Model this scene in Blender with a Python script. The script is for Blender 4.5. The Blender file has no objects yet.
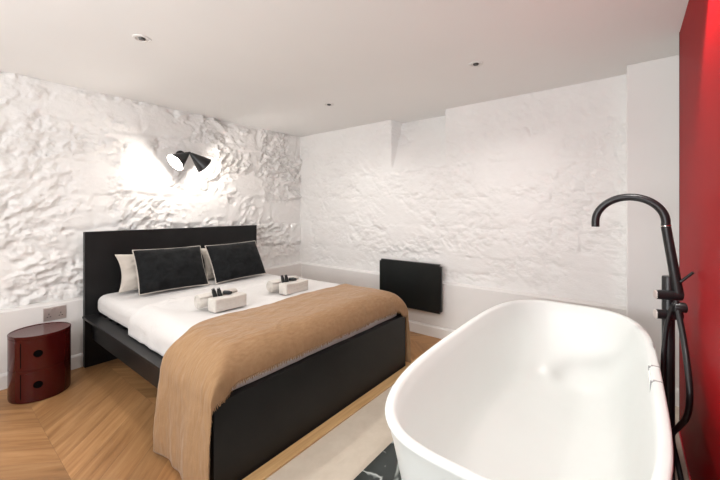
import bpy, bmesh, math, random
import numpy as np
from mathutils import Vector, Matrix
random.seed(4)
S = bpy.context.scene
COL = S.collection
PI = math.pi

# ------------------------------------------------------------------ camera
CH = 1.162
cam = bpy.data.cameras.new('camera'); cam.sensor_width = 36; cam.lens = 343/720*36
cam.shift_y = -30/720; cam.clip_start = 0.02
co = bpy.data.objects.new('camera', cam); COL.objects.link(co)
co.location = (0, 0, CH)
co.rotation_euler = (PI/2, 0, math.atan2(0.617, 0.787) - PI/2)
S.camera = co
# ------------------------------------------------------------------ world, exposure
w = bpy.data.worlds.new('world'); S.world = w; w.use_nodes = True
w.node_tree.nodes['Background'].inputs[0].default_value = (0.9, 0.93, 1.0, 1)
w.node_tree.nodes['Background'].inputs[1].default_value = 0.3
S.view_settings.view_transform = 'Standard'; S.view_settings.look = 'None'
S.view_settings.gamma = 1; S.view_settings.use_curve_mapping = False
S.view_settings.exposure = 0.15
# ------------------------------------------------------------------ light numbers
FILL_W = 84.0  # power of the added fill lamp
SPOT_W = 17.5
PANEL_SPOT_W = 42.0
SCONCE_W = 4.8
WARM = (1.0, 0.975, 0.935)

def area(name, loc, rot, sx, sy, power, color):
    l = bpy.data.lights.new(name, 'AREA'); l.shape = 'RECTANGLE'; l.size = sx; l.size_y = sy
    l.energy = power; l.color = color
    o = bpy.data.objects.new(name, l); COL.objects.link(o); o.location = loc; o.rotation_euler = rot
    return o
# added fill lamp behind the camera, tilted up to brighten the ceiling
area('added_fill_lamp', (-1.78, 1.0, 1.25), (0, -PI/2-math.radians(48), 0), 1.3, 1.9, FILL_W, (0.96, 0.98, 1.0))

# ------------------------------------------------------------------ material helpers
def mat(name, color, rough=0.5, metal=0.0, spec=0.5, coat=0.0, sheen=0.0):
    m = bpy.data.materials.new(name); m.use_nodes = True
    b = m.node_tree.nodes['Principled BSDF']
    b.inputs['Base Color'].default_value = (*color, 1)
    b.inputs['Roughness'].default_value = rough
    b.inputs['Metallic'].default_value = metal
    b.inputs['Specular IOR Level'].default_value = spec
    b.inputs['Coat Weight'].default_value = coat
    b.inputs['Coat Roughness'].default_value = 0.08
    if sheen:
        b.inputs['Sheen Weight'].default_value = sheen
        b.inputs['Sheen Roughness'].default_value = 0.4
    return m
def nodes(m): return m.node_tree.nodes, m.node_tree.links, m.node_tree.nodes['Principled BSDF']
def coords(m):
    N, L, b = nodes(m)
    t = N.new('ShaderNodeTexCoord'); return t.outputs['Object']
def mapping(m, vec, scale=(1, 1, 1), rot=(0, 0, 0)):
    N, L, b = nodes(m); mp = N.new('ShaderNodeMapping')
    mp.inputs['Scale'].default_value = scale; mp.inputs['Rotation'].default_value = rot
    L.new(vec, mp.inputs['Vector']); return mp.outputs[0]
def noise(m, vec, scale, detail=4, rough=0.5, dist=0):
    N, L, b = nodes(m); n = N.new('ShaderNodeTexNoise')
    n.inputs['Scale'].default_value = scale; n.inputs['Detail'].default_value = detail
    n.inputs['Roughness'].default_value = rough; n.inputs['Distortion'].default_value = dist
    if vec is not None: L.new(vec, n.inputs['Vector'])
    return n.outputs['Fac']
def ramp(m, fac, stops):
    N, L, b = nodes(m); r = N.new('ShaderNodeValToRGB'); e = r.color_ramp.elements
    while len(e) < len(stops): e.new(0.5)
    for el, (p, c) in zip(e, stops): el.position = p; el.color = (*c, 1) if len(c) == 3 else c
    L.new(fac, r.inputs[0]); return r.outputs[0]
def bump(m, h, strength, dist=0.01, prev=None):
    N, L, b = nodes(m); n = N.new('ShaderNodeBump')
    n.inputs['Strength'].default_value = strength; n.inputs['Distance'].default_value = dist
    L.new(h, n.inputs['Height'])
    if prev is not None: L.new(prev, n.inputs['Normal'])
    L.new(n.outputs[0], b.inputs['Normal']); return n.outputs[0]
def basecol(m, out):
    N, L, b = nodes(m); L.new(out, b.inputs['Base Color'])
def vary(m, c, amt, scale, detail=3):
    f = noise(m, coords(m), scale, detail)
    lo = tuple(x*(1-amt) for x in c); hi = tuple(min(1, x*(1+amt)) for x in c)
    basecol(m, ramp(m, f, [(0.3, lo), (0.7, hi)]))
def mth(m, op, a, b_=None, c_=None):
    N, L, b = nodes(m); n = N.new('ShaderNodeMath'); n.operation = op
    for i, v in enumerate((a, b_, c_)):
        if v is None: continue
        if isinstance(v, (int, float)): n.inputs[i].default_value = v
        else: L.new(v, n.inputs[i])
    return n.outputs[0]

# painted stone
M_stone = mat('painted_stone', (0.80, 0.775, 0.75), 0.55, spec=0.35)
c = coords(M_stone)
N, L, b = nodes(M_stone); at = N.new('ShaderNodeAttribute'); at.attribute_name = 'chip'
n1 = noise(M_stone, mapping(M_stone, c, (1, 1, 1.5)), 26, 8, 0.6, 0.3)
n1 = mth(M_stone, 'MULTIPLY', n1, mth(M_stone, 'MULTIPLY_ADD', at.outputs['Fac'], 0.9, 0.12)); b1 = bump(M_stone, n1, 0.8, 0.014)
n2 = noise(M_stone, c, 90, 4, 0.6); bump(M_stone, n2, 0.4, 0.004, b1)
f = noise(M_stone, c, 5, 6, 0.7)
basecol(M_stone, ramp(M_stone, f, [(0.3, (0.84, 0.825, 0.805)), (0.6, (0.87, 0.857, 0.84))]))
M_plaster = mat('white_plaster', (0.74, 0.715, 0.69), 0.6, spec=0.3)
c = coords(M_plaster); bump(M_plaster, noise(M_plaster, c, 60, 4), 0.05, 0.003)
vary(M_plaster, (0.82, 0.80, 0.78), 0.02, 2)
M_ceil = mat('ceiling_paint', (0.76, 0.74, 0.72), 0.7, spec=0.2)
vary(M_ceil, (0.89, 0.88, 0.865), 0.012, 1.5)
M_trim = mat('satin_white_trim', (0.80, 0.78, 0.76), 0.35)
vary(M_trim, (0.80, 0.78, 0.76), 0.01, 4)

# chevron oak floor
M_oak = mat('chevron_oak', (0.4, 0.25, 0.13), 0.42, spec=0.35)
N, L, b = nodes(M_oak)
sep = N.new('ShaderNodeSeparateXYZ'); L.new(coords(M_oak), sep.inputs[0])
X, Y = sep.outputs[0], sep.outputs[1]
CW = 0.46; PW = 0.172
u = mth(M_oak, 'SUBTRACT', X, 0.395)
pp = mth(M_oak, 'PINGPONG', u, CW)
v = mth(M_oak, 'SUBTRACT', Y, pp)
col_i = mth(M_oak, 'FLOOR', mth(M_oak, 'DIVIDE', u, CW))
pl = mth(M_oak, 'DIVIDE', v, PW)
pl_i = mth(M_oak, 'FLOOR', pl)
comb = N.new('ShaderNodeCombineXYZ'); L.new(col_i, comb.inputs[0]); L.new(pl_i, comb.inputs[1])
wn = N.new('ShaderNodeTexWhiteNoise'); wn.noise_dimensions = '3D'; L.new(comb.outputs[0], wn.inputs['Vector'])
# grain: stretched along each plank
gc = N.new('ShaderNodeCombineXYZ')
L.new(mth(M_oak, 'MULTIPLY', v, 10), gc.inputs[0]); L.new(mth(M_oak, 'MULTIPLY', pp, 1.6), gc.inputs[1])
L.new(mth(M_oak, 'MULTIPLY', wn.outputs['Value'], 40), gc.inputs[2])
g = noise(M_oak, gc.outputs[0], 1.6, 7, 0.62, 0.5)
gcol = ramp(M_oak, g, [(0.28, (0.235, 0.112, 0.043)), (0.5, (0.36, 0.185, 0.076)), (0.72, (0.46, 0.258, 0.115))])
hsv = N.new('ShaderNodeHueSaturation'); L.new(gcol, hsv.inputs['Color'])
L.new(mth(M_oak, 'MULTIPLY_ADD', wn.outputs['Value'], 0.42, 0.79), hsv.inputs['Value'])
fr = mth(M_oak, 'FRACT', pl)
e1 = mth(M_oak, 'LESS_THAN', fr, 0.012)
pe = mth(M_oak, 'MINIMUM', pp, mth(M_oak, 'SUBTRACT', CW, pp))
e2 = mth(M_oak, 'LESS_THAN', pe, 0.0007)
e = mth(M_oak, 'MAXIMUM', e1, e2)
mix = N.new('ShaderNodeMixRGB'); mix.inputs[2].default_value = (0.2, 0.11, 0.055, 1)
L.new(mth(M_oak, 'MULTIPLY', e, 0.75), mix.inputs[0]); L.new(hsv.outputs[0], mix.inputs[1]); basecol(M_oak, mix.outputs[0])
bump(M_oak, mth(M_oak, 'SUBTRACT', g, e), 0.12, 0.002)

M_nosing = mat('oak_threshold', (0.52, 0.32, 0.14), 0.4)
gm = mapping(M_nosing, coords(M_nosing), (2, 40, 40))
basecol(M_nosing, ramp(M_nosing, noise(M_nosing, gm, 2, 5), [(0.3, (0.45, 0.26, 0.11)), (0.7, (0.60, 0.38, 0.18))]))
M_beige = mat('beige_stone_tile', (0.62, 0.53, 0.44), 0.5)
f = noise(M_beige, coords(M_beige), 9, 8, 0.7)
basecol(M_beige, ramp(M_beige, f, [(0.3, (0.50, 0.42, 0.335)), (0.7, (0.58, 0.50, 0.41))]))
M_marble = mat('black_marble', (0.02, 0.025, 0.025), 0.15, spec=0.5)
c = coords(M_marble)
N, L, b = nodes(M_marble)
vm = mapping(M_marble, c, (1, 1, 1), (0, 0, 0.6))
wv = noise(M_marble, vm, 3.2, 3, 0.5, 1.4)
vein = mth(M_marble, 'ABSOLUTE', mth(M_marble, 'SUBTRACT', wv, 0.5))
vc = ramp(M_marble, vein, [(0.0, (0.6, 0.62, 0.6)), (0.012, (0.30, 0.33, 0.31)), (0.03, (0.022, 0.030, 0.028))])
basecol(M_marble, vc)

M_black = mat('black_brown_veneer', (0.012, 0.012, 0.013), 0.42, spec=0.28)
gm = mapping(M_black, coords(M_black), (3, 3, 60))
bump(M_black, noise(M_black, gm, 3, 4), 0.08, 0.001)
vary(M_black, (0.010, 0.010, 0.0105), 0.2, 6)
M_sheet = mat('white_cotton', (0.67, 0.65, 0.635), 0.85, spec=0.15, sheen=0.2)
c = coords(M_sheet); q = bump(M_sheet, noise(M_sheet, c, 8, 4, 0.55, 0.9), 0.45, 0.015)
bump(M_sheet, noise(M_sheet, c, 260, 2), 0.06, 0.001, q)
M_cream = mat('cream_linen', (0.56, 0.51, 0.455), 0.85, spec=0.15, sheen=0.2)
c = coords(M_cream); q = bump(M_cream, noise(M_cream, c, 14, 4, 0.55, 0.6), 0.3, 0.012)
M_throw = mat('tan_woven_throw', (0.46, 0.29, 0.165), 0.9, spec=0.1, sheen=0.25)
c = coords(M_throw)
q = bump(M_throw, noise(M_throw, mapping(M_throw, c, (3, 7, 2)), 2.0, 4, 0.5, 0.9), 0.5, 0.025)
bump(M_throw, noise(M_throw, mapping(M_throw, c, (60, 220, 60)), 2, 2), 0.25, 0.002, q)
f = noise(M_throw, mapping(M_throw, c, (18, 60, 6)), 2, 4)
basecol(M_throw, ramp(M_throw, f, [(0.3, (0.315, 0.188, 0.096)), (0.7, (0.375, 0.23, 0.124))]))
M_velvet = mat('charcoal_velvet', (0.012, 0.013, 0.015), 0.8, spec=0.1, sheen=0.1)
bump(M_velvet, noise(M_velvet, coords(M_velvet), 18, 4, 0.5, 0.5), 0.3, 0.01)
f = noise(M_velvet, coords(M_velvet), 14, 4, 0.6, 0.8)
basecol(M_velvet, ramp(M_velvet, f, [(0.3, (0.006, 0.0065, 0.007)), (0.7, (0.016, 0.017, 0.018))]))
M_terry = mat('terry_towel', (0.62, 0.58, 0.53), 0.95, spec=0.1, sheen=0.3)
bump(M_terry, noise(M_terry, coords(M_terry), 200, 3), 0.5, 0.004)
vary(M_terry, (0.62, 0.58, 0.53), 0.04, 60)
M_bottle = mat('black_toiletry_plastic', (0.012, 0.014, 0.014), 0.3)
vary(M_bottle, (0.014, 0.016, 0.016), 0.1, 50)
M_burg = mat('burgundy_gloss_plastic', (0.052, 0.0045, 0.004), 0.13, spec=0.4)
vary(M_burg, (0.052, 0.0045, 0.004), 0.05, 8)
M_hole = mat('dark_recess', (0.004, 0.003, 0.003), 0.9, spec=0.0); vary(M_hole, (0.004, 0.003, 0.003), 0.1, 30)
M_steel = mat('brushed_steel', (0.66, 0.59, 0.56), 0.42, metal=0.8)
bump(M_steel, noise(M_steel, mapping(M_steel, coords(M_steel), (4, 4, 300)), 3, 2), 0.1, 0.001)
M_mblack = mat('matt_black_metal', (0.010, 0.010, 0.011), 0.36, spec=0.5)
vary(M_mblack, (0.011, 0.011, 0.012), 0.1, 40)
M_heater = mat('black_heater_glass', (0.010, 0.012, 0.012), 0.32, spec=0.4)
vary(M_heater, (0.010, 0.012, 0.012), 0.1, 12)
M_tub = mat('white_tub_resin', (0.78, 0.805, 0.785), 0.28, spec=0.4)
vary(M_tub, (0.78, 0.805, 0.785), 0.008, 6)
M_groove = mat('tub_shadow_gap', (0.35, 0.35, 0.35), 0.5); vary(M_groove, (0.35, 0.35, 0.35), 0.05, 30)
M_chrome = mat('chrome', (0.7, 0.68, 0.66), 0.18, metal=1); vary(M_chrome, (0.7, 0.68, 0.66), 0.02, 30)
M_red = mat('red_lacquer', (0.31, 0.004, 0.007), 0.45, spec=0.03)
vary(M_red, (0.31, 0.004, 0.007), 0.04, 3)
M_redtrim = mat('bright_red_edge', (0.60, 0.012, 0.03), 0.3); vary(M_redtrim, (0.60, 0.012, 0.03), 0.03, 10)
M_maroon = mat('dark_maroon_edge', (0.05, 0.008, 0.01), 0.4); vary(M_maroon, (0.05, 0.008, 0.01), 0.1, 10)
M_shadein = mat('white_shade_lining', (0.85, 0.84, 0.82), 0.5); vary(M_shadein, (0.85, 0.84, 0.82), 0.01, 10)
M_bulb = bpy.data.materials.new('lit_bulb'); M_bulb.use_nodes = True
N, L, b = nodes(M_bulb); b.inputs['Emission Color'].default_value = (1, 0.93, 0.85, 1); b.inputs['Emission Strength'].default_value = 12
M_baffle = mat('dark_lamp_baffle', (0.06, 0.055, 0.05), 0.4); vary(M_baffle, (0.06, 0.055, 0.05), 0.1, 40)

# ------------------------------------------------------------------ object helpers
def link(name, me, m, parent=None, smooth=False, loc=None):
    o = bpy.data.objects.new(name, me); COL.objects.link(o)
    if m: me.materials.append(m)
    if smooth:
        for p in me.polygons: p.use_smooth = True
    if parent is not None: o.parent = parent
    if loc is not None: o.location = loc
    return o
def pyd(name, v, f, m, parent=None, smooth=False, loc=None):
    me = bpy.data.meshes.new(name); me.from_pydata([tuple(map(float, p)) for p in v], [], [tuple(map(int, q)) for q in f]); me.update()
    return link(name, me, m, parent, smooth, loc)
def frombm(name, bm, m, parent=None, smooth=False, loc=None):
    bmesh.ops.recalc_face_normals(bm, faces=bm.faces)
    me = bpy.data.meshes.new(name); bm.to_mesh(me); bm.free()
    return link(name, me, m, parent, smooth, loc)
def addbox(bm, x0, x1, y0, y1, z0, z1, bev=0.0, seg=2):
    t = bmesh.new(); bmesh.ops.create_cube(t, size=1)
    for vv in t.verts: vv.co = Vector(((vv.co.x+.5)*(x1-x0)+x0, (vv.co.y+.5)*(y1-y0)+y0, (vv.co.z+.5)*(z1-z0)+z0))
    if bev > 0: bmesh.ops.bevel(t, geom=t.edges[:], offset=bev, segments=seg, profile=0.5, affect='EDGES')
    me = bpy.data.meshes.new('tmp'); t.to_mesh(me); t.free(); bm.from_mesh(me); bpy.data.meshes.remove(me)
def box(name, x0, x1, y0, y1, z0, z1, m, parent=None, bev=0.0, seg=2):
    bm = bmesh.new(); addbox(bm, x0, x1, y0, y1, z0, z1, bev, seg)
    return frombm(name, bm, m, parent)
def autosmooth(o, deg=35):
    for p in o.data.polygons: p.use_smooth = True
    bm = bmesh.new(); bm.from_mesh(o.data)
    for e_ in bm.edges:
        if len(e_.link_faces) == 2 and e_.calc_face_angle(0) > math.radians(deg): e_.smooth = False
    bm.to_mesh(o.data); bm.free(); return o
def lathe(name, prof, m, parent=None, n=48, axis=None, loc=(0, 0, 0), smooth=35):
    """prof: list of (r, z); axis: direction vector of local z"""
    vs, fs = [], []
    for (r, z) in prof:
        for i in range(n):
            a = 2*PI*i/n; vs.append(Vector((r*math.cos(a), r*math.sin(a), z)))
    for k in range(len(prof)-1):
        for i in range(n):
            j = (i+1) % n; fs.append((k*n+i, k*n+j, (k+1)*n+j, (k+1)*n+i))
    q = Vector(axis).normalized().to_track_quat('Z', 'Y').to_matrix() if axis is not None else Matrix.Identity(3)
    L0 = Vector(loc); vs = [q @ p + L0 for p in vs]
    bm = bmesh.new(); bv = [bm.verts.new(p) for p in vs]
    for q4 in fs:
        try: bm.faces.new([bv[i] for i in q4])
        except ValueError: pass
    bmesh.ops.remove_doubles(bm, verts=bm.verts[:], dist=1e-5)
    for e_ in (0, len(prof)-1):
        pass
    o = frombm(name, bm, m, parent); autosmooth(o, smooth); return o
def catmull(pts, k=8):
    pts = [Vector(p) for p in pts]; out = []
    P = [pts[0]*2-pts[1]] + pts + [pts[-1]*2-pts[-2]]
    for i in range(1, len(P)-2):
        for s in range(k):
            t = s/k; a, b_, c_, d = P[i-1], P[i], P[i+1], P[i+2]
            out.append(0.5*((2*b_)+(-a+c_)*t+(2*a-5*b_+4*c_-d)*t*t+(-a+3*b_-3*c_+d)*t**3))
    out.append(pts[-1]); return out
def tube_into(bm, path, r, n=14, cap=True, closed=False):
    path = [Vector(p) for p in path]; rings = []; prev = None; N_ = len(path)
    for i, p in enumerate(path):
        a = path[(i-1) % N_] if (closed or i > 0) else path[i]; b_ = path[(i+1) % N_] if (closed or i < N_-1) else path[i]
        t = (b_-a).normalized()
        if prev is None:
            up = Vector((0, 0, 1)) if abs(t.z) < 0.9 else Vector((1, 0, 0)); nrm = t.cross(up).normalized()
        else:
            nrm = (prev - t*prev.dot(t)).normalized()
        prev = nrm; bn = t.cross(nrm)
        rr = r[i] if isinstance(r, (list, tuple)) else r
        rings.append([bm.verts.new(p + nrm*rr*math.cos(2*PI*k/n) + bn*rr*math.sin(2*PI*k/n)) for k in range(n)])
    m_ = N_ if closed else N_-1
    for i in range(m_):
        A, B = rings[i], rings[(i+1) % N_]
        for k in range(n): bm.faces.new((A[k], A[(k+1) % n], B[(k+1) % n], B[k]))
    if cap and not closed: bm.faces.new(rings[0][::-1]); bm.faces.new(rings[-1])
def tube(name, path, r, m, parent=None, n=14, closed=False):
    bm = bmesh.new(); tube_into(bm, path, r, n, True, closed)
    o = frombm(name, bm, m, parent); autosmooth(o, 50); return o
def tag(o, label, cat, group=None, kind=None):
    o['label'] = label; o['category'] = cat
    if group: o['group'] = group
    if kind: o['kind'] = kind
    return o
def struct(o, label=None, cat=None):
    o['kind'] = 'structure'
    if label: o['label'] = label
    if cat: o['category'] = cat
    return o
def thing(name, label, cat, loc=(0, 0, 0), group=None):
    o = bpy.data.objects.new(name, None); COL.objects.link(o); o.location = loc; o.empty_display_size = 0.1
    return tag(o, label, cat, group)
def copy_tree(o, parent=None):
    c_ = o.copy(); COL.objects.link(c_)
    if parent is not None: c_.parent = parent
    for ch in list(o.children): copy_tree(ch, c_)
    return c_

# numpy noise ------------------------------------------------------
def h2(ix, iy, s):
    n_ = np.sin(ix*127.1+iy*311.7+s*74.7)*43758.5453; return n_-np.floor(n_)
def vn(x, y, s=0):
    ix, iy = np.floor(x), np.floor(y); fx, fy = x-ix, y-iy
    fx = fx*fx*fx*(fx*(fx*6-15)+10); fy = fy*fy*fy*(fy*(fy*6-15)+10)
    return (h2(ix, iy, s)*(1-fx)+h2(ix+1, iy, s)*fx)*(1-fy)+(h2(ix, iy+1, s)*(1-fx)+h2(ix+1, iy+1, s)*fx)*fy
def fbm(x, y, s=0, o=5, g=0.5):
    a, t, w_ = 0, 0, 1
    for k in range(o):
        a = a+w_*vn(x*2**k+k*17.3, y*2**k+k*9.1, s+k); t += w_; w_ *= g
    return a/t
def stone_height(x, z, seed, rough=1.0):
    """relief in metres of roughly coursed, thickly painted rubble stone"""
    wx = x+0.05*(fbm(x*3, z*3, seed+20)-.5)*2; wz = z+0.045*(fbm(x*2.5, z*2.5, seed+30)-.5)*2
    ch = 0.27; row = np.floor(wz/ch); fz = wz/ch-row
    lw = 0.42+0.25*h2(row, row*0, seed+3); cx = wx/lw+h2(row, row*0, seed+4)*3; ci = np.floor(cx); fx = cx-ci
    dz = np.minimum(fz, 1-fz)*ch; dx = np.minimum(fx, 1-fx)*lw
    edge = np.clip(np.minimum(dz, dx)/(0.02+0.05*fbm(x*4, z*4, seed+15, 3)), 0, 1); edge = edge*edge*(3-2*edge)
    edge = 1-(1-edge)*np.clip((fbm(x*3, z*3, seed+16, 3)-.38)*4, 0, 1)
    block = h2(ci, row, seed+5)
    rgh = h2(ci, row, seed+6)
    ax = x+0.10*(fbm(x*4, z*4, seed+17)-.5); az = z+0.10*(fbm(x*4+9, z*4, seed+18)-.5)
    ro = ci*0+h2(ci, row, seed+19)*1.6-.3; ca, sa = np.cos(ro), np.sin(ro)
    bx, bz = ax*ca+az*sa, -ax*sa+az*ca
    r1 = 1-np.abs(fbm(bx*6, bz*15, seed+7, 4, .5)*2-1)*1.6               # chiselled ridges
    f2 = fbm(bx*9, bz*14, seed+8, 5, .55)*7; r2 = (np.floor(f2)+np.clip((f2-np.floor(f2))*3.2-1.1, 0, 1))/7   # flaked terraces
    f3 = fbm(x*22, z*30, seed+12, 4, .6)*6; r3 = (np.floor(f3)+np.clip((f3-np.floor(f3))*3-1, 0, 1))/6
    big = fbm(x*1.6, z*1.9, seed+9, 3)
    patch = np.clip((fbm(x*3.0, z*4.2, seed+11, 4, .6)-0.37)*6, 0, 1)
    chip = np.clip((.06+.94*patch)*(0.45+0.55*rgh), 0, 1)
    stone_height.chip = chip
    return rough*(edge*(0.003+0.010*block) + chip*(0.026*(r1-.6)+0.062*(r2-.5)+.026*(r3-.5)) + 0.003*(r3-.5) + 0.020*(big-.5))

# ------------------------------------------------------------------ ROOM
CZ = 2.085; WY = 3.28; PY = 3.20; WX = 2.955; PX = 2.90; LZ = 0.500; PIER = 2.77
def grid_wall(name, origin, du, dv, nrm, ulen, vlen, res, hfun, m):
    nu, nv = int(ulen/res)+1, int(vlen/res)+1
    U, V = np.meshgrid(np.linspace(0, ulen, nu), np.linspace(0, vlen, nv), indexing='ij')
    H = hfun(U, V)
    P = np.array(origin)+U[..., None]*np.array(du)+V[..., None]*np.array(dv)+H[..., None]*np.array(nrm)
    vs = P.reshape(-1, 3); idx = np.arange(nu*nv).reshape(nu, nv)
    fs = np.stack([idx[:-1, :-1], idx[1:, :-1], idx[1:, 1:], idx[:-1, 1:]], -1).reshape(-1, 4)
    # a back so the wall is a solid slab
    me = bpy.data.meshes.new(name)
    bv = [np.array(origin)+np.array(du)*a+np.array(dv)*b_-np.array(nrm)*0.3 for a, b_ in ((0, 0), (ulen, 0), (ulen, vlen), (0, vlen))]
    n0 = len(vs); allv = np.concatenate([vs, np.array(bv)])
    faces = fs.tolist(); faces.append([n0+3, n0+2, n0+1, n0])
    faces.append([n0, n0+1]+idx[:, 0].tolist()[::-1]); faces.append([n0+1, n0+2]+idx[-1, :].tolist()[::-1])
    faces.append([n0+2, n0+3]+idx[:, -1].tolist()); faces.append([n0+3, n0]+idx[0, :].tolist())
    me.from_pydata(allv.tolist(), [], faces); me.update()
    for p in me.polygons[:len(fs)]: p.use_smooth = True
    ca = me.attributes.new('chip', 'FLOAT', 'POINT')
    vals = np.zeros(len(allv)); vals[:n0] = stone_height.chip.reshape(-1); ca.data.foreach_set('value', vals.astype(np.float32))
    return link(name, me, m)

wl = grid_wall('wall_left', (-1.8, WY, LZ-.03), (1, 0, 0), (0, 0, 1), (0, -1, 0), 1.8+WX+.06, CZ-LZ+.05, 0.009,
               lambda U, V: np.maximum(stone_height(U, V, 1, 1.45)-.014, -.04), M_stone)
struct(wl, 'white-painted rough stone wall behind the bed headboard', 'wall')
def hb(U, V):
    z = V+LZ-.03; y = U-.1
    h = stone_height(U+5, V, 40, 0.42)-.005
    # sloped pocket under the ceiling
    inx = (y > 1.33) & (y < 1.90)
    k = np.clip((z-1.58)/(CZ-1.58), 0, 1)
    return np.where(inx, h-0.20*k, h)
wb = grid_wall('wall_back', (WX, -.1, LZ-.03), (0, 1, 0), (0, 0, 1), (-1, 0, 0), WY+.15, CZ-LZ+.05, 0.009, hb, M_stone)
struct(wb, 'white-painted stone wall above the black heater, with a sloped pocket at the ceiling', 'wall')
struct(box('wall_right', -1.8, WX+.3, -1.9, -1.8, 0, CZ, M_plaster))
wf = bmesh.new()
addbox(wf, -1.95, -1.8, -1.9, 0.0, 0, CZ); addbox(wf, -1.95, -1.8, 2.0, 3.6, 0, CZ)
addbox(wf, -1.95, -1.8, 0.0, 2.0, 0, .55); addbox(wf, -1.95, -1.8, 0.0, 2.0, 1.95, CZ)
struct(frombm('wall_front', wf, M_plaster))
wn_ = bmesh.new()
for a in ((0.0, .05, .55, 1.95), (1.95, 2.0, .55, 1.95), (.975, 1.025, .6, 1.9)): addbox(wn_, -1.92, -1.86, a[0], a[1], a[2], a[3])
addbox(wn_, -1.92, -1.86, .05, 1.95, .55, .6); addbox(wn_, -1.92, -1.86, .05, 1.95, 1.9, 1.95)
struct(frombm('added_window_1', wn_, M_trim))  # unseen window frame, added to go with the fill lamp
struct(box('ceiling', -1.95, WX+.3, -1.9, WY+.3, CZ, CZ+.1, M_ceil))
struct(box('floor', -1.95, WX+.3, 1.30, WY+.3, -.05, 0, M_oak), 'oak chevron plank floor around the bed', 'floor')
struct(box('floor', -1.95, WX+.3, -1.9, 1.30, -.05, 0, M_beige), 'beige stone tile strip between bed and bathtub', 'floor')
struct(box('floor', -.6, 2.2, .02, .932, -.02, .003, M_marble), 'black veined marble inlay under the bathtub', 'floor')
struct(box('trim_1', -1.8, PX, 1.232, 1.300, 0, .012, M_nosing, bev=.003), 'oak threshold strip in front of the footboard', 'trim')

def plinth(name, pts, m):   # extruded profile: list of quads
    pass
# plinth under the headboard wall
def prism(name, prof, axis, a0, a1, m):
    bm = bmesh.new(); A, B = [], []
    for (p, z) in prof:
        A.append(bm.verts.new((a0, p, z) if axis == 'x' else (p, a0, z)))
        B.append(bm.verts.new((a1, p, z) if axis == 'x' else (p, a1, z)))
    n_ = len(prof); bm.faces.new(A); bm.faces.new(B[::-1])
    for i in range(n_): bm.faces.new((A[i], A[(i+1) % n_], B[(i+1) % n_], B[i]))
    return frombm(name, bm, m)
struct(prism('trim_2', [(PY, 0), (PY, LZ-.006), (PY+.008, LZ), (WY+.1, LZ+.012), (WY+.1, 0)], 'x', -1.8, WX+.1, M_plaster),
       'smooth white plinth below the stone wall at the headboard', 'wall plinth')
struct(prism('trim_3', [(PX, 0), (PX, LZ-.006), (PX+.01, LZ+.002), (WX+.1, LZ+.02), (WX+.1, 0)], 'y', -.1, PY, M_plaster),
       'smooth white plinth below the stone wall at the heater', 'wall plinth')
struct(box('trim_4', PIER, WX+.3, -1.8, .012, 0, CZ, M_plaster, bev=.006), 'smooth plastered pier behind the bath tap', 'wall pier')
def skirting(name, axis, pos, a0, a1):
    pr = [(pos, 0), (pos-.015, 0), (pos-.015, .085), (pos-.009, .097), (pos, .1)]
    return struct(prism(name, pr, axis, a0, a1, M_trim))
skirting('baseboard_left', 'x', PY, -1.8, PX-.016)
skirting('baseboard_back', 'y', PX, .012, PY)
skirting('baseboard_right', 'y', PIER, -.9, .012)

# downlights ------------------------------------------------------------
def downlight():
    t = thing('downlight', 'x', 'ceiling light', (0, 0, CZ), 'recessed ceiling downlights')
    lathe('trim_ring', [(.030, .004), (.030, -.001), (.033, -.005), (.041, -.004), (.044, 0)], M_trim, t, 40)
    lathe('baffle', [(0.0, -.0005), (.016, -.001), (.0299, .0)], M_trim, t, 32)
    tl = lathe('lens', [(0.0001, -.010), (.014, -.009), (.017, -.004), (.018, .0)], M_baffle, t, 32)
    l = bpy.data.lights.new('downlight_beam', 'SPOT'); l.energy = SPOT_W; l.spot_size = math.radians(155); l.spot_blend = 0.9
    l.color = WARM; l.shadow_soft_size = .03
    lo = bpy.data.objects.new('downlight_beam', l); COL.objects.link(lo); lo.parent = t; lo.location = (0, 0, -.025)
    return t
d0 = downlight()
for i, (x, y, lab) in enumerate([(.728, 2.06, 'recessed downlight in the ceiling at the top left, above the left bedside'),
                                 (2.19, 2.06, 'small recessed downlight over the far right corner of the bed'),
                                 (2.154, .76, 'recessed downlight in the ceiling above the bathtub'),
                                 (-.73, 2.06, 'recessed downlight out of view beyond the left edge'),
                                 (.73, .76, 'recessed downlight out of view above the camera'),
                                 (-.73, .76, 'recessed downlight out of view behind the camera')]):
    o = d0 if i == 0 else copy_tree(d0)
    o.location = (x, y, CZ); o['label'] = lab
# one close to the red wall makes the scallop on it
o = copy_tree(d0); o.location = (1.48, -.10, CZ); o['label'] = 'recessed downlight close to the red wall, out of view above the tap'
for ch in o.children:
    if ch.type == 'LIGHT':
        ch.data = ch.data.copy(); ch.data.energy = PANEL_SPOT_W; ch.data.spot_size = math.radians(84); ch.data.spot_blend = .5

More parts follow.
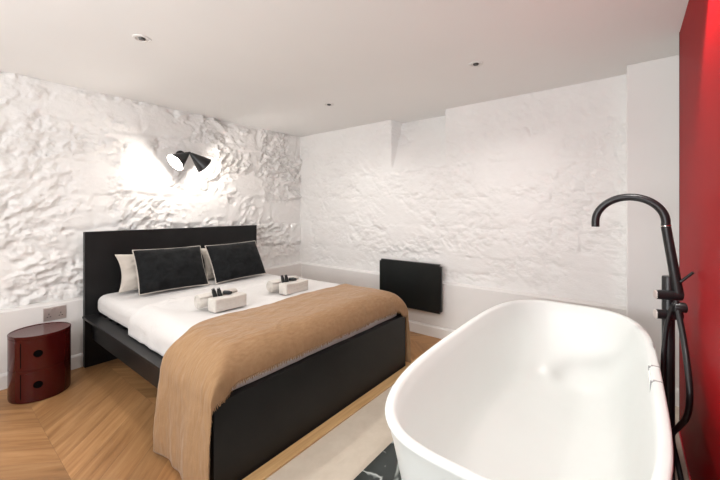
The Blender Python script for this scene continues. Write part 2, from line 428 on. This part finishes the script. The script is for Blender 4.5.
# ------------------------------------------------------------------ BED
BX0, BX1, BYF, BYH = 0.72, 2.22, 1.31, 3.145
bed = thing('bed_frame', 'black wooden double bed frame with tall plain headboard and low footboard', 'bed', ((BX0+BX1)/2, (BYF+BYH)/2, 0))
O = Vector(bed.location)
def lbox(name, x0, x1, y0, y1, z0, z1, m, parent, bev=.002, O_=None):
    q_ = O if O_ is None else O_
    return box(name, x0-q_.x, x1-q_.x, y0-q_.y, y1-q_.y, z0-q_.z, z1-q_.z, m, parent, bev)
lbox('headboard', .735, 2.215, BYH, BYH+.045, 0, 1.0, M_black, bed, .003)
lbox('footboard', BX0, BX1, BYF, BYF+.03, 0.0, .38, M_black, bed, .002)
for s in (0, 1):
    x0, x1 = (BX0, BX0+.093) if s == 0 else (BX1-.093, BX1)
    lbox('side_ledge', x0, x1, BYF+.03, BYH, .368, .384, M_black, bed, .002)
    xa = BX0+.060 if s == 0 else BX1-.085
    lbox('side_rail', xa, xa+.025, BYF+.03, BYH, .20, .368, M_black, bed, .002)
bm = bmesh.new()
for k in range(14):
    y = 1.3425+k*.130; addbox(bm, BX0+.0935-O.x, BX1-.0935-O.x, y-O.y, y+.07-O.y, .350, .382)
frombm('slat_base', bm, M_black, bed)

def rounded_slab(name, x0, x1, y0, y1, z0, z1, r, m, nx=90, ny=90, amp=0.0, seed=0, parent=None):
    """soft box: rounded-box surface sampled from a cube sphere-ish grid"""
    bm = bmesh.new(); bmesh.ops.create_cube(bm, size=1)
    bmesh.ops.subdivide_edges(bm, edges=bm.edges[:], cuts=30, use_grid_fill=True)
    hx, hy, hz = (x1-x0)/2, (y1-y0)/2, (z1-z0)/2; cx, cy, cz = (x0+x1)/2, (y0+y1)/2, (z0+z1)/2
    for v_ in bm.verts:
        p = Vector((math.copysign(min(1, abs(v_.co.x*2))**.7, v_.co.x)*hx, math.copysign(min(1, abs(v_.co.y*2))**.7, v_.co.y)*hy, v_.co.z*2*hz))
        i_ = Vector((max(-hx+r, min(hx-r, p.x)), max(-hy+r, min(hy-r, p.y)), max(-hz+r, min(hz-r, p.z))))
        d = p-i_
        if d.length > 1e-6: d = d.normalized()*r
        p = i_+d
        if amp:
            a = amp*(float(fbm(np.float64((p.x+3)*5), np.float64((p.y+3)*5), seed, 3))-.5)
            p += Vector((0, 0, a)) + Vector((math.copysign(a*.5, p.x), 0, 0))*(abs(p.x) > hx*.98)
        v_.co = p+Vector((cx, cy, cz))
    return frombm(name, bm, m, parent, True)
mt = rounded_slab('mattress', .796, 2.150, 1.375, 3.12, .386, .533, .055, M_sheet, amp=.006)
tag(mt, 'white sheeted mattress showing below the pillows on the black bed', 'mattress')

def fold(a, half, r):
    """arc-length a from the centre line -> (offset, drop)"""
    s = 1 if a >= 0 else -1; a = abs(a); f_ = half-r; q_ = r*PI/2
    if a <= f_: return s*a, 0.0
    if a <= f_+q_:
        t = (a-f_)/r; return s*(f_+r*math.sin(t)), r*(1-math.cos(t))
    return s*half, r+(a-f_-q_)
def n1d(*a): return float(fbm(np.float64(a[0]+50), np.float64(a[1]+50), a[2], 4))-.5
CX = 1.47
def drape(name, half, rx, side_drop, yf, ry, front_drop, yb_fn, top, m, na, nb, wave, hem_out, seed, puff=0.0, cuff=0.0, th=.008, corner=0.0):
    vs, fs = [], []
    La = half-rx+rx*PI/2+(side_drop-rx); 
    for i in range(na+1):
        a = -La+2*La*i/na
        x, dzx = fold(a, half, rx)
        yb = yb_fn(a)
        # front: arc length from back edge to the hem at the foot
        for j in range(nb+1):
            t = j/nb
            cr_ = math.exp(-((abs(a)-half+.045)/.045)**2) if abs(a) < half-.045 else 1.0
            Lflat = yb-(yf+ry); Lq = ry*PI/2; Ls = front_drop-ry+corner*cr_
            tot = Lflat+Lq+Ls; s = t*tot
            if s <= Lflat: y, dzy = yb-s, 0.0
            elif s <= Lflat+Lq:
                th_ = (s-Lflat)/ry; y, dzy = yf+ry-ry*math.sin(th_), ry*(1-math.cos(th_))
            else: y, dzy = yf, ry+(s-Lflat-Lq)
            kx = math.exp(-dzx/.05)
            z = top-(dzx**3+dzy**3)**(1/3)
            sgn = 1 if x > 0 else -1
            hang = max(0, dzx-rx)
            xo = x+sgn*(hem_out*min(1, hang/.3) + wave*min(1, hang/.25)*(math.sin(y*19+seed+1.5*sgn)*.5+math.sin(y*43+seed*2)*.22+1.2*n1d(y*7, z*1.5, seed+5)+.15))
            xo += sgn*.006*min(1, dzx/.03)*(n1d(y*10, z*10, seed+9))*2
            flat = 1-min(1, dzx/rx)
            z += flat*(puff*n1d(x*2.3, y*2.9, 3)*2 + puff*.5*n1d(x*7, y*5, 5)*2)
            y2 = y + .012*n1d(x*6, y*2, seed+3)*kx - (.018*(1-kx)*t if corner else 0)
            if cuff and s < cuff: z -= flat*cuff*.28*(1-math.sqrt(max(0, 1-(1-s/cuff)**2)))
            if cuff: z += flat*(.006*math.exp(-((s-.03)/.014)**2)-.006*math.exp(-((s-.075)/.010)**2))
            vs.append((xo+CX, y2, z))
    W = nb+1
    for i in range(na):
        for j in range(nb): fs.append((i*W+j, (i+1)*W+j, (i+1)*W+j+1, i*W+j+1))
    o = pyd(name, vs, fs, m, smooth=True)
    bm = bmesh.new(); bm.from_mesh(o.data); bmesh.ops.recalc_face_normals(bm, faces=bm.faces)
    up = sum(f_.normal.z for f_ in bm.faces)
    if up < 0: bmesh.ops.reverse_faces(bm, faces=bm.faces)
    bm.to_mesh(o.data); bm.free()
    md = o.modifiers.new('thickness', 'SOLIDIFY'); md.thickness = th; md.offset = -1
    return o, vs, W
duv, _, _ = drape('duvet', .688, .100, .166, 1.347, .085, .196, lambda a: 2.43+.012*math.sin(a*4), .559, M_sheet, 150, 130, .006, .004, 3, puff=.012, cuff=.045, th=.014)
tag(duv, 'white duvet covering the middle of the bed, under the tan throw', 'duvet')
def ybt(a): return 1.785+.012*math.sin(a*2.3+1.2)-.05*math.exp(-((a+.68)/.10)**2)+.008*math.sin(a*9)
thr, tv, TW = drape('throw_blanket', .770, .185, .556, 1.312, .125, .136, ybt, .571, M_throw, 260, 90, .018, .010, 7, puff=.012, th=.005, corner=.045)
tag(thr, 'tan woven throw with fringed hem draped over the foot of the bed', 'throw blanket')
# fringe along the foot hem and the two side hems
bm = bmesh.new(); na_ = len(tv)//TW
edge = [Vector(tv[i*TW+TW-1]) for i in range(na_)]
for i in range(na_-1):
    A, B = edge[i], edge[i+1]; seg = (B-A)
    inner = Vector(tv[i*TW+TW-4]); out = (A-inner).normalized()
    k = max(1, int(seg.length/.0035))
    for j in range(k):
        p = A+seg*(j/k); q_ = A+seg*((j+.75)/k)
        tip = (p+q_)/2+out*random.uniform(.008, .018)+Vector((random.uniform(-.003, .003), random.uniform(-.003, .001), random.uniform(-.003, .002)))
        mid = tip+seg.normalized()*.0012
        vv = [bm.verts.new(x_) for x_ in (p, q_, mid, tip)]; bm.faces.new(vv)
fr_ = frombm('fringe', bm, M_throw, thr); fr_['kind'] = 'stuff'
md = fr_.modifiers.new('thickness', 'SOLIDIFY'); md.thickness = .0012

# pillows ---------------------------------------------------------------
def pillow_mesh(w_, h_, t_, n=36, seed=0, crump=.012, ear=.05):
    vs, fs = [], []
    def P(u_, v_, s):
        px = u_*w_/2*(1-ear*(1-v_*v_)**1.0*abs(u_)**3 ); pz = v_*h_/2*(1-ear*(1-u_*u_)*abs(v_)**3)
        prof = max(0, (1-abs(u_)**2.6))**.55*max(0, (1-abs(v_)**2.6))**.55
        c_ = crump*(n1d(u_*2.2+seed, v_*2.4, seed+s)*2)*min(1, prof*2)+crump*.5*n1d(u_*6+seed, v_*6, seed+3+s)*2*min(1, prof*2)
        return (px, s*(t_/2*prof+c_*.6+.0015), pz)
    W = n+1
    for s in (-1, 1):
        for i in range(W):
            for j in range(W): vs.append(P(-1+2*i/n, -1+2*j/n, s))
    for k, s in enumerate((-1, 1)):
        b0 = k*W*W
        for i in range(n):
            for j in range(n):
                q_ = (b0+i*W+j, b0+(i+1)*W+j, b0+(i+1)*W+j+1, b0+i*W+j+1); fs.append(q_ if s < 0 else q_[::-1])
    rim = [(i, 0) for i in range(n)]+[(n, j) for j in range(n)]+[(n-i, n) for i in range(n)]+[(0, n-j) for j in range(n)]
    for a in range(len(rim)):
        (i, j), (i2, j2) = rim[a], rim[(a+1) % len(rim)]
        fs.append((i*W+j, W*W+i*W+j, W*W+i2*W+j2, i2*W+j2))
    border = [Vector(((vs[i*W+j][0]), 0, vs[i*W+j][2])) for i, j in rim]
    return vs, fs, border
def put_pillow(name, m, w_, h_, t_, cx, yb, yt, zb, yaw, roll, seed, label, cat, group, piping=None, ear=.05, crump=.012):
    vs, fs, border = pillow_mesh(w_, h_, t_, 36, seed, ear=ear, crump=crump)
    o = pyd(name, vs, fs, m, smooth=True)
    bm = bmesh.new(); bm.from_mesh(o.data); bmesh.ops.recalc_face_normals(bm, faces=bm.faces); bm.to_mesh(o.data); bm.free()
    tilt = math.asin(min(.95, (yt-yb)/h_))
    o.rotation_euler = (-tilt, roll, yaw)
    o.location = (cx, (yb+yt)/2, zb+h_/2*math.cos(tilt))
    tag(o, label, cat, group)
    if piping:
        tube('piping', border, .0042, piping, o, 8, closed=True)
    return o
put_pillow('pillow', M_cream, .64, .29, .13, 1.205, 2.935, 3.03, .548, 0, .02, 11, 'cream pillow leaning on the headboard behind the left charcoal cushion, edge sticking out', 'pillow', 'cream bed pillows', None, .10, .035)
put_pillow('pillow', M_cream, .52, .29, .13, 1.795, 2.935, 3.03, .548, 0, -.02, 17, 'cream pillow behind the right charcoal cushion, seen in the gap between the cushions', 'pillow', 'cream bed pillows', None, .10, .035)
put_pillow('cushion', M_velvet, .505, .345, .15, 1.213, 2.745, 2.905, .552, -.03, .015, 23, 'charcoal velvet cushion with cream piping, left one, nearer the nightstand', 'cushion', 'charcoal velvet cushions', M_cream, .04)
put_pillow('cushion', M_velvet, .515, .345, .15, 1.768, 2.725, 2.890, .552, .03, -.015, 29, 'charcoal velvet cushion with cream piping, right one, nearer the heater wall', 'cushion', 'charcoal velvet cushions', M_cream, .04)

# towels ------------------------------------------------------------------
DT = .566
def rolled(x0, x1, yc, r, label, group):
    t = thing('rolled_towel', label, 'towel', ((x0+x1)/2, yc, DT+r), group)
    Lh = (x1-x0)/2; bm = bmesh.new(); n = 120; turns = 4.3; path = []
    for i in range(n+1):
        a = i/n*turns*2*PI; rr = .006+(r-.006)*i/n; path.append((rr*math.cos(a+.6), rr*math.sin(a+.6)))
    th_ = (r-.006)/turns*.44
    prev = None
    for i, (py, pz) in enumerate(path):
        d = math.hypot(py, pz); uy, uz = py/d, pz/d
        ring = []
        for (o_, xx, sh) in ((-th_, -Lh+.003, 0), (0, -Lh, 0), (th_, -Lh+.004, 0), (th_, Lh-.004, 0), (0, Lh, 0), (-th_, Lh-.003, 0)):
            ring.append(bm.verts.new((xx, py+uy*o_-uy*th_, pz+uz*o_-uz*th_)))
        if prev:
            for k in range(6): bm.faces.new((prev[k], prev[(k+1) % 6], ring[(k+1) % 6], ring[k]))
        else: bm.faces.new(ring)
        prev = ring
    bm.faces.new(prev[::-1])
    frombm('towel_roll', bm, M_terry, t, True)
    return t
def folded(x0, x1, y0, y1, h_, label, group):
    t = thing('folded_towel', label, 'towel', ((x0+x1)/2, (y0+y1)/2, DT), group)
    n = 3; lh = h_/n
    for k in range(n):
        pass
    bm = bmesh.new(); hx, hy = (x1-x0)/2, (y1-y0)/2
    # one strip of cloth folded into layers, folds facing the foot of the bed
    prof = []
    R = lh/2
    for k in range(n):
        zc = R+k*lh
        for a in range(9):
            ang = -PI/2+PI*a/8
            prof.append((-(hy-R*.12)-R*math.cos(ang)*.12, zc+R*.97*math.sin(ang)))
    outer = prof+[(hy-R*.6, h_), (hy, h_-R*.8), (hy, R*.8), (hy-R*.6, 0)]
    A = []
    xs = [-hx, -hx+.004, -hx+.02]+[-hx+.02+(2*hx-.04)*i/10 for i in range(1, 10)]+[hx-.02, hx-.004, hx]
    for xi, x in enumerate(xs):
        ins = .004 if xi in (0, len(xs)-1) else 0
        sag = .006*math.sin((x+hx)/(2*hx)*PI)
        A.append([bm.verts.new((x, y*(1-ins/hy), max(0, z*(1-ins/h_)-sag*(z/h_)))) for y, z in outer])
    m_ = len(outer)
    for i in range(len(A)-1):
        for k in range(m_): bm.faces.new((A[i][k], A[i][(k+1) % m_], A[i+1][(k+1) % m_], A[i+1][k]))
    bm.faces.new(A[0]); bm.faces.new(A[-1][::-1])
    frombm('towel_stack', bm, M_terry, t, True)
    return t
bproto = None
def bottle(loc, direction, label, s=1.0):
    global bproto
    if bproto is None:
        t = thing('toiletry_bottle', label, 'bottle', (0, 0, 0), 'small black toiletry bottles')
        lathe('bottle_body', [(0, -.028), (.0105, -.028), (.0125, -.026), (.0125, .012), (.0115, .015), (.006, .017)], M_bottle, t, 20)
        lathe('bottle_cap', [(.006, .0165), (.0095, .017), (.0098, .029), (.009, .0305), (0, .0305)], M_mblack, t, 20)
        bproto = t
    else: t = copy_tree(bproto)
    t.location = loc; t.rotation_mode = 'QUATERNION'; t.rotation_quaternion = Vector(direction).normalized().to_track_quat('Z', 'Y')
    t.scale = (s, s, s); t['label'] = label
    return t
for dx, side, yy in ((0, 'left', 0), (.525, 'right', .0)):
    g_ = 'white towels laid out on the bed'
    far = 'nearer the nightstand' if side == 'left' else 'nearer the heater'
    rolled(1.010+dx, 1.262+dx, 2.028+yy, .045, 'rolled cream towel lying behind the folded one, in the %s set %s' % (side, far), g_)
    folded(1.045+dx, 1.255+dx, 1.885+yy, 1.972+yy, .075, 'folded cream towel lying in front, in the %s set %s' % (side, far), g_)
    bottle((1.095+dx, 1.985+yy, DT+.090), (-.30, -.05, .9), 'small black bottle leaning leftmost on the %s towel set' % side, 1.0)
    bottle((1.124+dx, 1.978+yy, DT+.090), (-.30, -.12, .9), 'small black bottle leaning in the middle of three on the %s towel set' % side, 1.0)
    bottle((1.170+dx, 1.965+yy, DT+.083), (.25, -.95, .05), 'small black bottle lying flat, right of the two leaning ones, on the %s towel set' % side, 1.0)

# ------------------------------------------------------------------ NIGHTSTAND
ns = thing('nightstand', 'round glossy burgundy two-tier storage nightstand beside the bed', 'nightstand', (.466, 2.962, 0))
R = .149
lathe('body', [(0, 0), (R-.004, 0), (R-.002, .004), (R-.002, .012), (R, .014), (R, .190), (R-.003, .192), (R-.003, .197), (R, .199), (R, .378), (R-.003, .380), (R-.003, .384)], M_burg, ns, 96)
lathe('top', [(R-.003, .384), (R+.001, .385), (R+.001, .398), (R-.002, .400), (R-.006, .399), (R-.009, .396), (R-.02, .395), (0, .395)], M_burg, ns, 96)
def door(z0, z1, a0, a1):
    n = 40; bm = bmesh.new(); rings = []
    ri, ro = R-.001, R+.0022
    for i in range(n+1):
        a = math.radians(a0+(a1-a0)*i/n); c_, s_ = math.cos(a), math.sin(a)
        rings.append([bm.verts.new((r_*c_, r_*s_, z_)) for r_, z_ in ((ri, z0), (ro, z0), (ro, z1), (ri, z1))])
    for i in range(n):
        for k in range(4): bm.faces.new((rings[i][k], rings[i][(k+1) % 4], rings[i+1][(k+1) % 4], rings[i+1][k]))
    bm.faces.new(rings[0]); bm.faces.new(rings[-1][::-1])
    d = frombm('door', bm, M_burg, ns); autosmooth(d)
    # dark slit beside the sliding door
    ah = math.radians(-103); hz = (z0+z1)/2+.004
    ax = Vector((math.cos(ah), math.sin(ah), 0))
    lathe('finger_hole', [(0, .0), (.0195, .0), (.0215, .0022), (.0215, -.004)], M_hole, d, 28, ax, (ax.x*(R+.0026), ax.y*(R+.0026), hz))
    bm = bmesh.new(); rr = []
    for i in range(5):
        a = math.radians(a0-2.6+2.6*i/4); c_, s_ = math.cos(a), math.sin(a)
        rr.append([bm.verts.new((r_*c_, r_*s_, z_)) for r_, z_ in ((R-.002, z0), (R+.0016, z0), (R+.0016, z1), (R-.002, z1))])
    for i in range(4):
        for k in range(4): bm.faces.new((rr[i][k], rr[i][(k+1) % 4], rr[i+1][(k+1) % 4], rr[i+1][k]))
    bm.faces.new(rr[0]); bm.faces.new(rr[-1][::-1])
    frombm('door_slit', bm, M_hole, d)
door(.216, .364, -133, -28); door(.028, .176, -133, -28)

# socket plate -----------------------------------------------------------
sk = thing('wall_socket', 'brushed metal double socket plate on the white plinth above the nightstand', 'socket', (.578, PY, .432))
box('plate', -.062, .062, -.006, 0, -.046, .046, M_steel, sk, .002)
for k in (-1, 1):
    s_ = box('rocker_switch', k*.018-.008, k*.018+.008, -.010, -.006, .014, .036, M_steel, sk, .0015)
    for j, (px, pz, w_, h_) in enumerate(((0, .002, .003, .009), (-.008, -.018, .008, .003), (.008, -.018, .008, .003))):
        box('pin_slot', k*.034+px-w_/2-.002*k, k*.034+px+w_/2-.002*k, -.0066, -.0055, pz-h_, pz+h_*.3, M_hole, sk)

# ------------------------------------------------------------------ WALL LAMP
LX, LY, LZ_ = 1.470, 3.085, 1.648
wlamp = thing('wall_lamp', 'black wall lamp with two cone shades glowing on the stone wall above the bed', 'wall lamp', (LX, 3.262, LZ_))
def lp(x, y, z): return (x-LX, y-3.262, z-LZ_)
lathe('wall_mount', [(0, 0), (.040, 0), (.042, .003), (.042, .020), (.039, .023), (0, .023)], M_mblack, wlamp, 40, (0, -1, 0), lp(LX, 3.272, LZ_+.02))
tube('arm', [lp(LX, 3.25, LZ_+.02), lp(LX, 3.20, LZ_+.024), lp(LX, LY, LZ_+.024)], .007, M_mblack, wlamp, 12)
lathe('swivel_joint', [(0, -.012), (.010, -.010), (.013, 0), (.010, .010), (0, .012)], M_mblack, wlamp, 20, None, lp(LX, LY, LZ_+.022))
for s, dirv in ((-1, Vector((-.74, -.10, -.60))), (1, Vector((.76, -.02, -.58)))):
    d = dirv.normalized(); apex = Vector(lp(LX, LY, LZ_+.020))+Vector((s*.010, 0, 0))
    Hh, Rr = .158, .082
    sh = lathe('shade', [(.010, 0), (.013, .001), (Rr, Hh), (Rr-.0012, Hh+.0006), (Rr-.0025, Hh), (.0115, .006), (.0, .005)], M_mblack, wlamp, 48, d, apex)
    lathe('shade_lining', [(Rr-.0035, Hh-.001), (.013, .012), (0, .011)], M_shadein, sh, 48, d, apex)
    lathe('bulb', [(0, .060), (.010, .061), (.013, .075), (.020, .095), (.022, .108), (.019, .120), (.010, .127), (0, .129)], M_bulb, sh, 24, d, apex)
    l = bpy.data.lights.new('bulb_light', 'POINT'); l.energy = SCONCE_W; l.color = (1, .93, .86); l.shadow_soft_size = .022
    lo = bpy.data.objects.new('bulb_light', l); COL.objects.link(lo); lo.parent = wlamp; lo.location = apex+d*(Hh-.004)

# ------------------------------------------------------------------ HEATER
ht = thing('wall_heater', 'slim black flat panel heater mounted low on the white wall', 'heater', (PX, 1.642, .235))
bm = bmesh.new()
t = bmesh.new(); bmesh.ops.create_cube(t, size=1)
for v_ in t.verts: v_.co = Vector((-.052+v_.co.x*.03, v_.co.y*.665, .22+v_.co.z*.44))
bmesh.ops.bevel(t, geom=[e_ for e_ in t.edges if abs(e_.verts[0].co.x-e_.verts[1].co.x) > .01], offset=.018, segments=5, affect='EDGES')
bmesh.ops.bevel(t, geom=[e_ for e_ in t.edges if all(abs(v_.co.x+.067) < 1e-4 for v_ in e_.verts)], offset=.005, segments=3, affect='EDGES')
autosmooth(frombm('panel', t, M_heater, ht), 40)
for k in (-1, 1): box('bracket', -.037, -.001, k*.2-.015, k*.2+.015, .08, .24, M_mblack, ht, .002)
bm.free()

# ------------------------------------------------------------------ BATHTUB
TX, TY, TA, TB, TH = 1.6115, .287, .8765, .379, .58
tub = thing('bathtub', 'large white oval freestanding bathtub in the foreground', 'bathtub', (TX, TY, .003))
def ring(a, b_, z, n=128, e_=3.4):
    out = []
    for i in range(n):
        t = 2*PI*i/n; c_, s_ = math.cos(t), math.sin(t)
        # even spacing on a superellipse
        r_ = (abs(c_/a)**e_+abs(s_/b_)**e_)**(-1/e_)
        out.append((r_*c_, r_*s_, z))
    return out
def ringt(a, b_, z, e_=3.4, n=160):
    # angle remapped so that vertices follow the long shape
    out = []
    for i in range(n):
        t = 2*PI*i/n; t2 = math.atan2(b_*math.sin(t), a*math.cos(t)); c_, s_ = math.cos(t2), math.sin(t2)
        e2_ = e_+1.0 if (c_ < 0 and s_ < 0) else e_
        r_ = (abs(c_/a)**e2_+abs(s_/b_)**e2_)**(-1/e2_); out.append((r_*c_, r_*s_, z))
    return out
def loft(name, rings, m, parent, cap0=True, cap1=True):
    bm = bmesh.new(); R_ = [[bm.verts.new(p) for p in r_] for r_ in rings]; n = len(R_[0])
    for i in range(len(R_)-1):
        for k in range(n): bm.faces.new((R_[i][k], R_[i][(k+1) % n], R_[i+1][(k+1) % n], R_[i+1][k]))
    if cap0: bm.faces.new(R_[0][::-1])
    if cap1: bm.faces.new(R_[-1])
    return frombm(name, bm, m, parent, True)
th_ = TH-.003
outer = [(TA-.150, TB-.090, 0), (TA-.140, TB-.082, .012), (TA-.115, TB-.068, .12), (TA-.082, TB-.050, .26), (TA-.050, TB-.032, .39), (TA-.024, TB-.017, .50), (TA-.009, TB-.008, th_-.028),
         (TA-.002, TB-.002, th_-.014), (TA, TB, th_-.008), (TA-.002, TB-.002, th_-.002), (TA-.007, TB-.007, th_), (TA-.020, TB-.020, th_-.0005), (TA-.026, TB-.026, th_-.003), (TA-.031, TB-.031, th_-.010)]
inner = [(TA-.045, TB-.037, th_-.06), (TA-.075, TB-.048, th_-.16), (TA-.125, TB-.066, th_-.27), (TA-.185, TB-.090, th_-.36), (TA-.235, TB-.112, th_-.41), (TA-.30, TB-.150, th_-.438), (TA-.42, TB-.22, th_-.446), (TA-.62, TB-.30, th_-.452), (.05, .03, th_-.455)]
loft('tub_shell', [ringt(a, b_, z) for a, b_, z in outer+inner], M_tub, tub)
# overflow spillway set into the rim by the tap, a narrow joint at each end
ovo = box('overflow_cover', -.062, .066, -.3515, -.3425, th_-.060, th_-.018, M_tub, tub, .003, 3)
for k in (-.070, .074):
    g_ = box('overflow_gap', k-.004, k+.004, -.377, -.352, th_-.006, th_+.0008, M_groove, ovo, .0006)
    g_ = box('overflow_gap', k-.004, k+.004, -.352, -.3440, th_-.050, th_-.004, M_groove, ovo, .0006)
lathe('drain', [(0, .006), (.028, .006), (.034, .003), (.036, 0)], M_chrome, tub, 40, None, (-.13, -.12, th_-.453))

# ------------------------------------------------------------------ BATH TAP
FX, FY = 1.90, -.128
tap = thing('bath_tap', 'tall black freestanding bath tap with curved spout beside the bathtub', 'bath tap', (FX, FY, 0))
lathe('floor_plate', [(0, 0), (.042, 0), (.042, .008), (.038, .011), (0, .011)], M_mblack, tap, 40)
lathe('column', [(0, .010), (.021, .010), (.021, .884), (.0195, .889), (0, .889)], M_mblack, tap, 32)
# spout: leaning riser then a half-circle arch towards the tub
base = Vector((-.01, -.030, .815)); top = Vector((-.01, .008, 1.094))
r0 = .0165
bm = bmesh.new()
tube_into(bm, [base, base.lerp(top, .5), top], [.0185, .017, r0], 18)
autosmooth(frombm('riser', bm, M_mblack, tap), 50)
lathe('ring', [(.0150, -.002), (.0174, -.002), (.0174, .002), (.0150, .002)], M_chrome, tap, 28, (top-base), top+(top-base).normalized()*.003)
arc = []; Rr = .120
for i in range(33):
    a = math.radians(-6+187*i/32)
    arc.append(Vector((-.01+.003*i/32, top.y+Rr-Rr*math.cos(a), top.z+.016+Rr*math.sin(a)*.90)))
arc.append(arc[-1]+Vector((0, 0, -.022)))
tube('spout', [top+(top-base).normalized()*.005]+arc, .0155, M_mblack, tap, 20)
# thermostat valves: stubby cylinders across the column
for z_, yy in ((.815, 0), (.735, 0)):
    v_ = lathe('valve', [(0, -.045), (.017, -.045), (.019, -.043), (.019, .040), (.017, .042), (0, .042)], M_mblack, tap, 28, (.35, -.94, 0), (-.022, 0, z_))
    lathe('valve_end', [(0, .0005), (.015, .0005), (.0185, -.003), (.0185, -.026), (0, -.026)], M_steel, v_, 28, (-.35, .94, 0), (-.022-.016, .044, z_))['label'] = 'grey metal end cap'
lathe('handle', [(0, -.020), (.018, -.020), (.020, -.017), (.020, .018), (.017, .020), (0, .020)], M_mblack, tap, 24, (.3, -.95, 0), (-.045, -.030, .775))
tube('lever', [(-.03, -.035, .875), (-.035, -.060, .905), (-.04, -.070, .918)], .0055, M_mblack, tap, 10)
# hoses
h1 = catmull([(-.045, -.020, .80), (-.070, -.028, .74), (-.13, -.036, .66), (-.215, -.040, .56), (-.235, -.040, .49), (-.19, -.036, .41), (-.09, -.024, .32), (-.02, -.010, .24), (.0, -.030, .12), (-.06, -.045, .03)], 10)
tube('shower_hose', h1, .0098, M_mblack, tap, 12)
h2_ = catmull([(-.045, -.010, .78), (-.035, .006, .70), (-.03, .016, .58), (-.03, .018, .45), (-.03, .014, .3), (-.02, .0, .16), (-.10, -.02, .035), (-.30, -.04, .012), (-.55, -.045, .012)], 10)
tube('supply_hose', h2_, .0085, M_mblack, tap, 12)

# ------------------------------------------------------------------ RED PANEL
RY = -.207
rp = thing('red_partition', 'tall glossy red lacquered partition panel at the right edge', 'partition', (1.2, RY, 0))
lbo = Vector(rp.location)
box('panel', -.5, 2.42-1.2, -.045, 0, .006, CZ-.001, M_red, rp, .001)
box('edge_strip', 2.42-1.2, 2.428-1.2, -.045, .0015, 0, CZ-.001, M_maroon, rp)
box('base_trim', -.5, 2.42-1.2, .0, .004, 0, .022, M_redtrim, rp, .001)
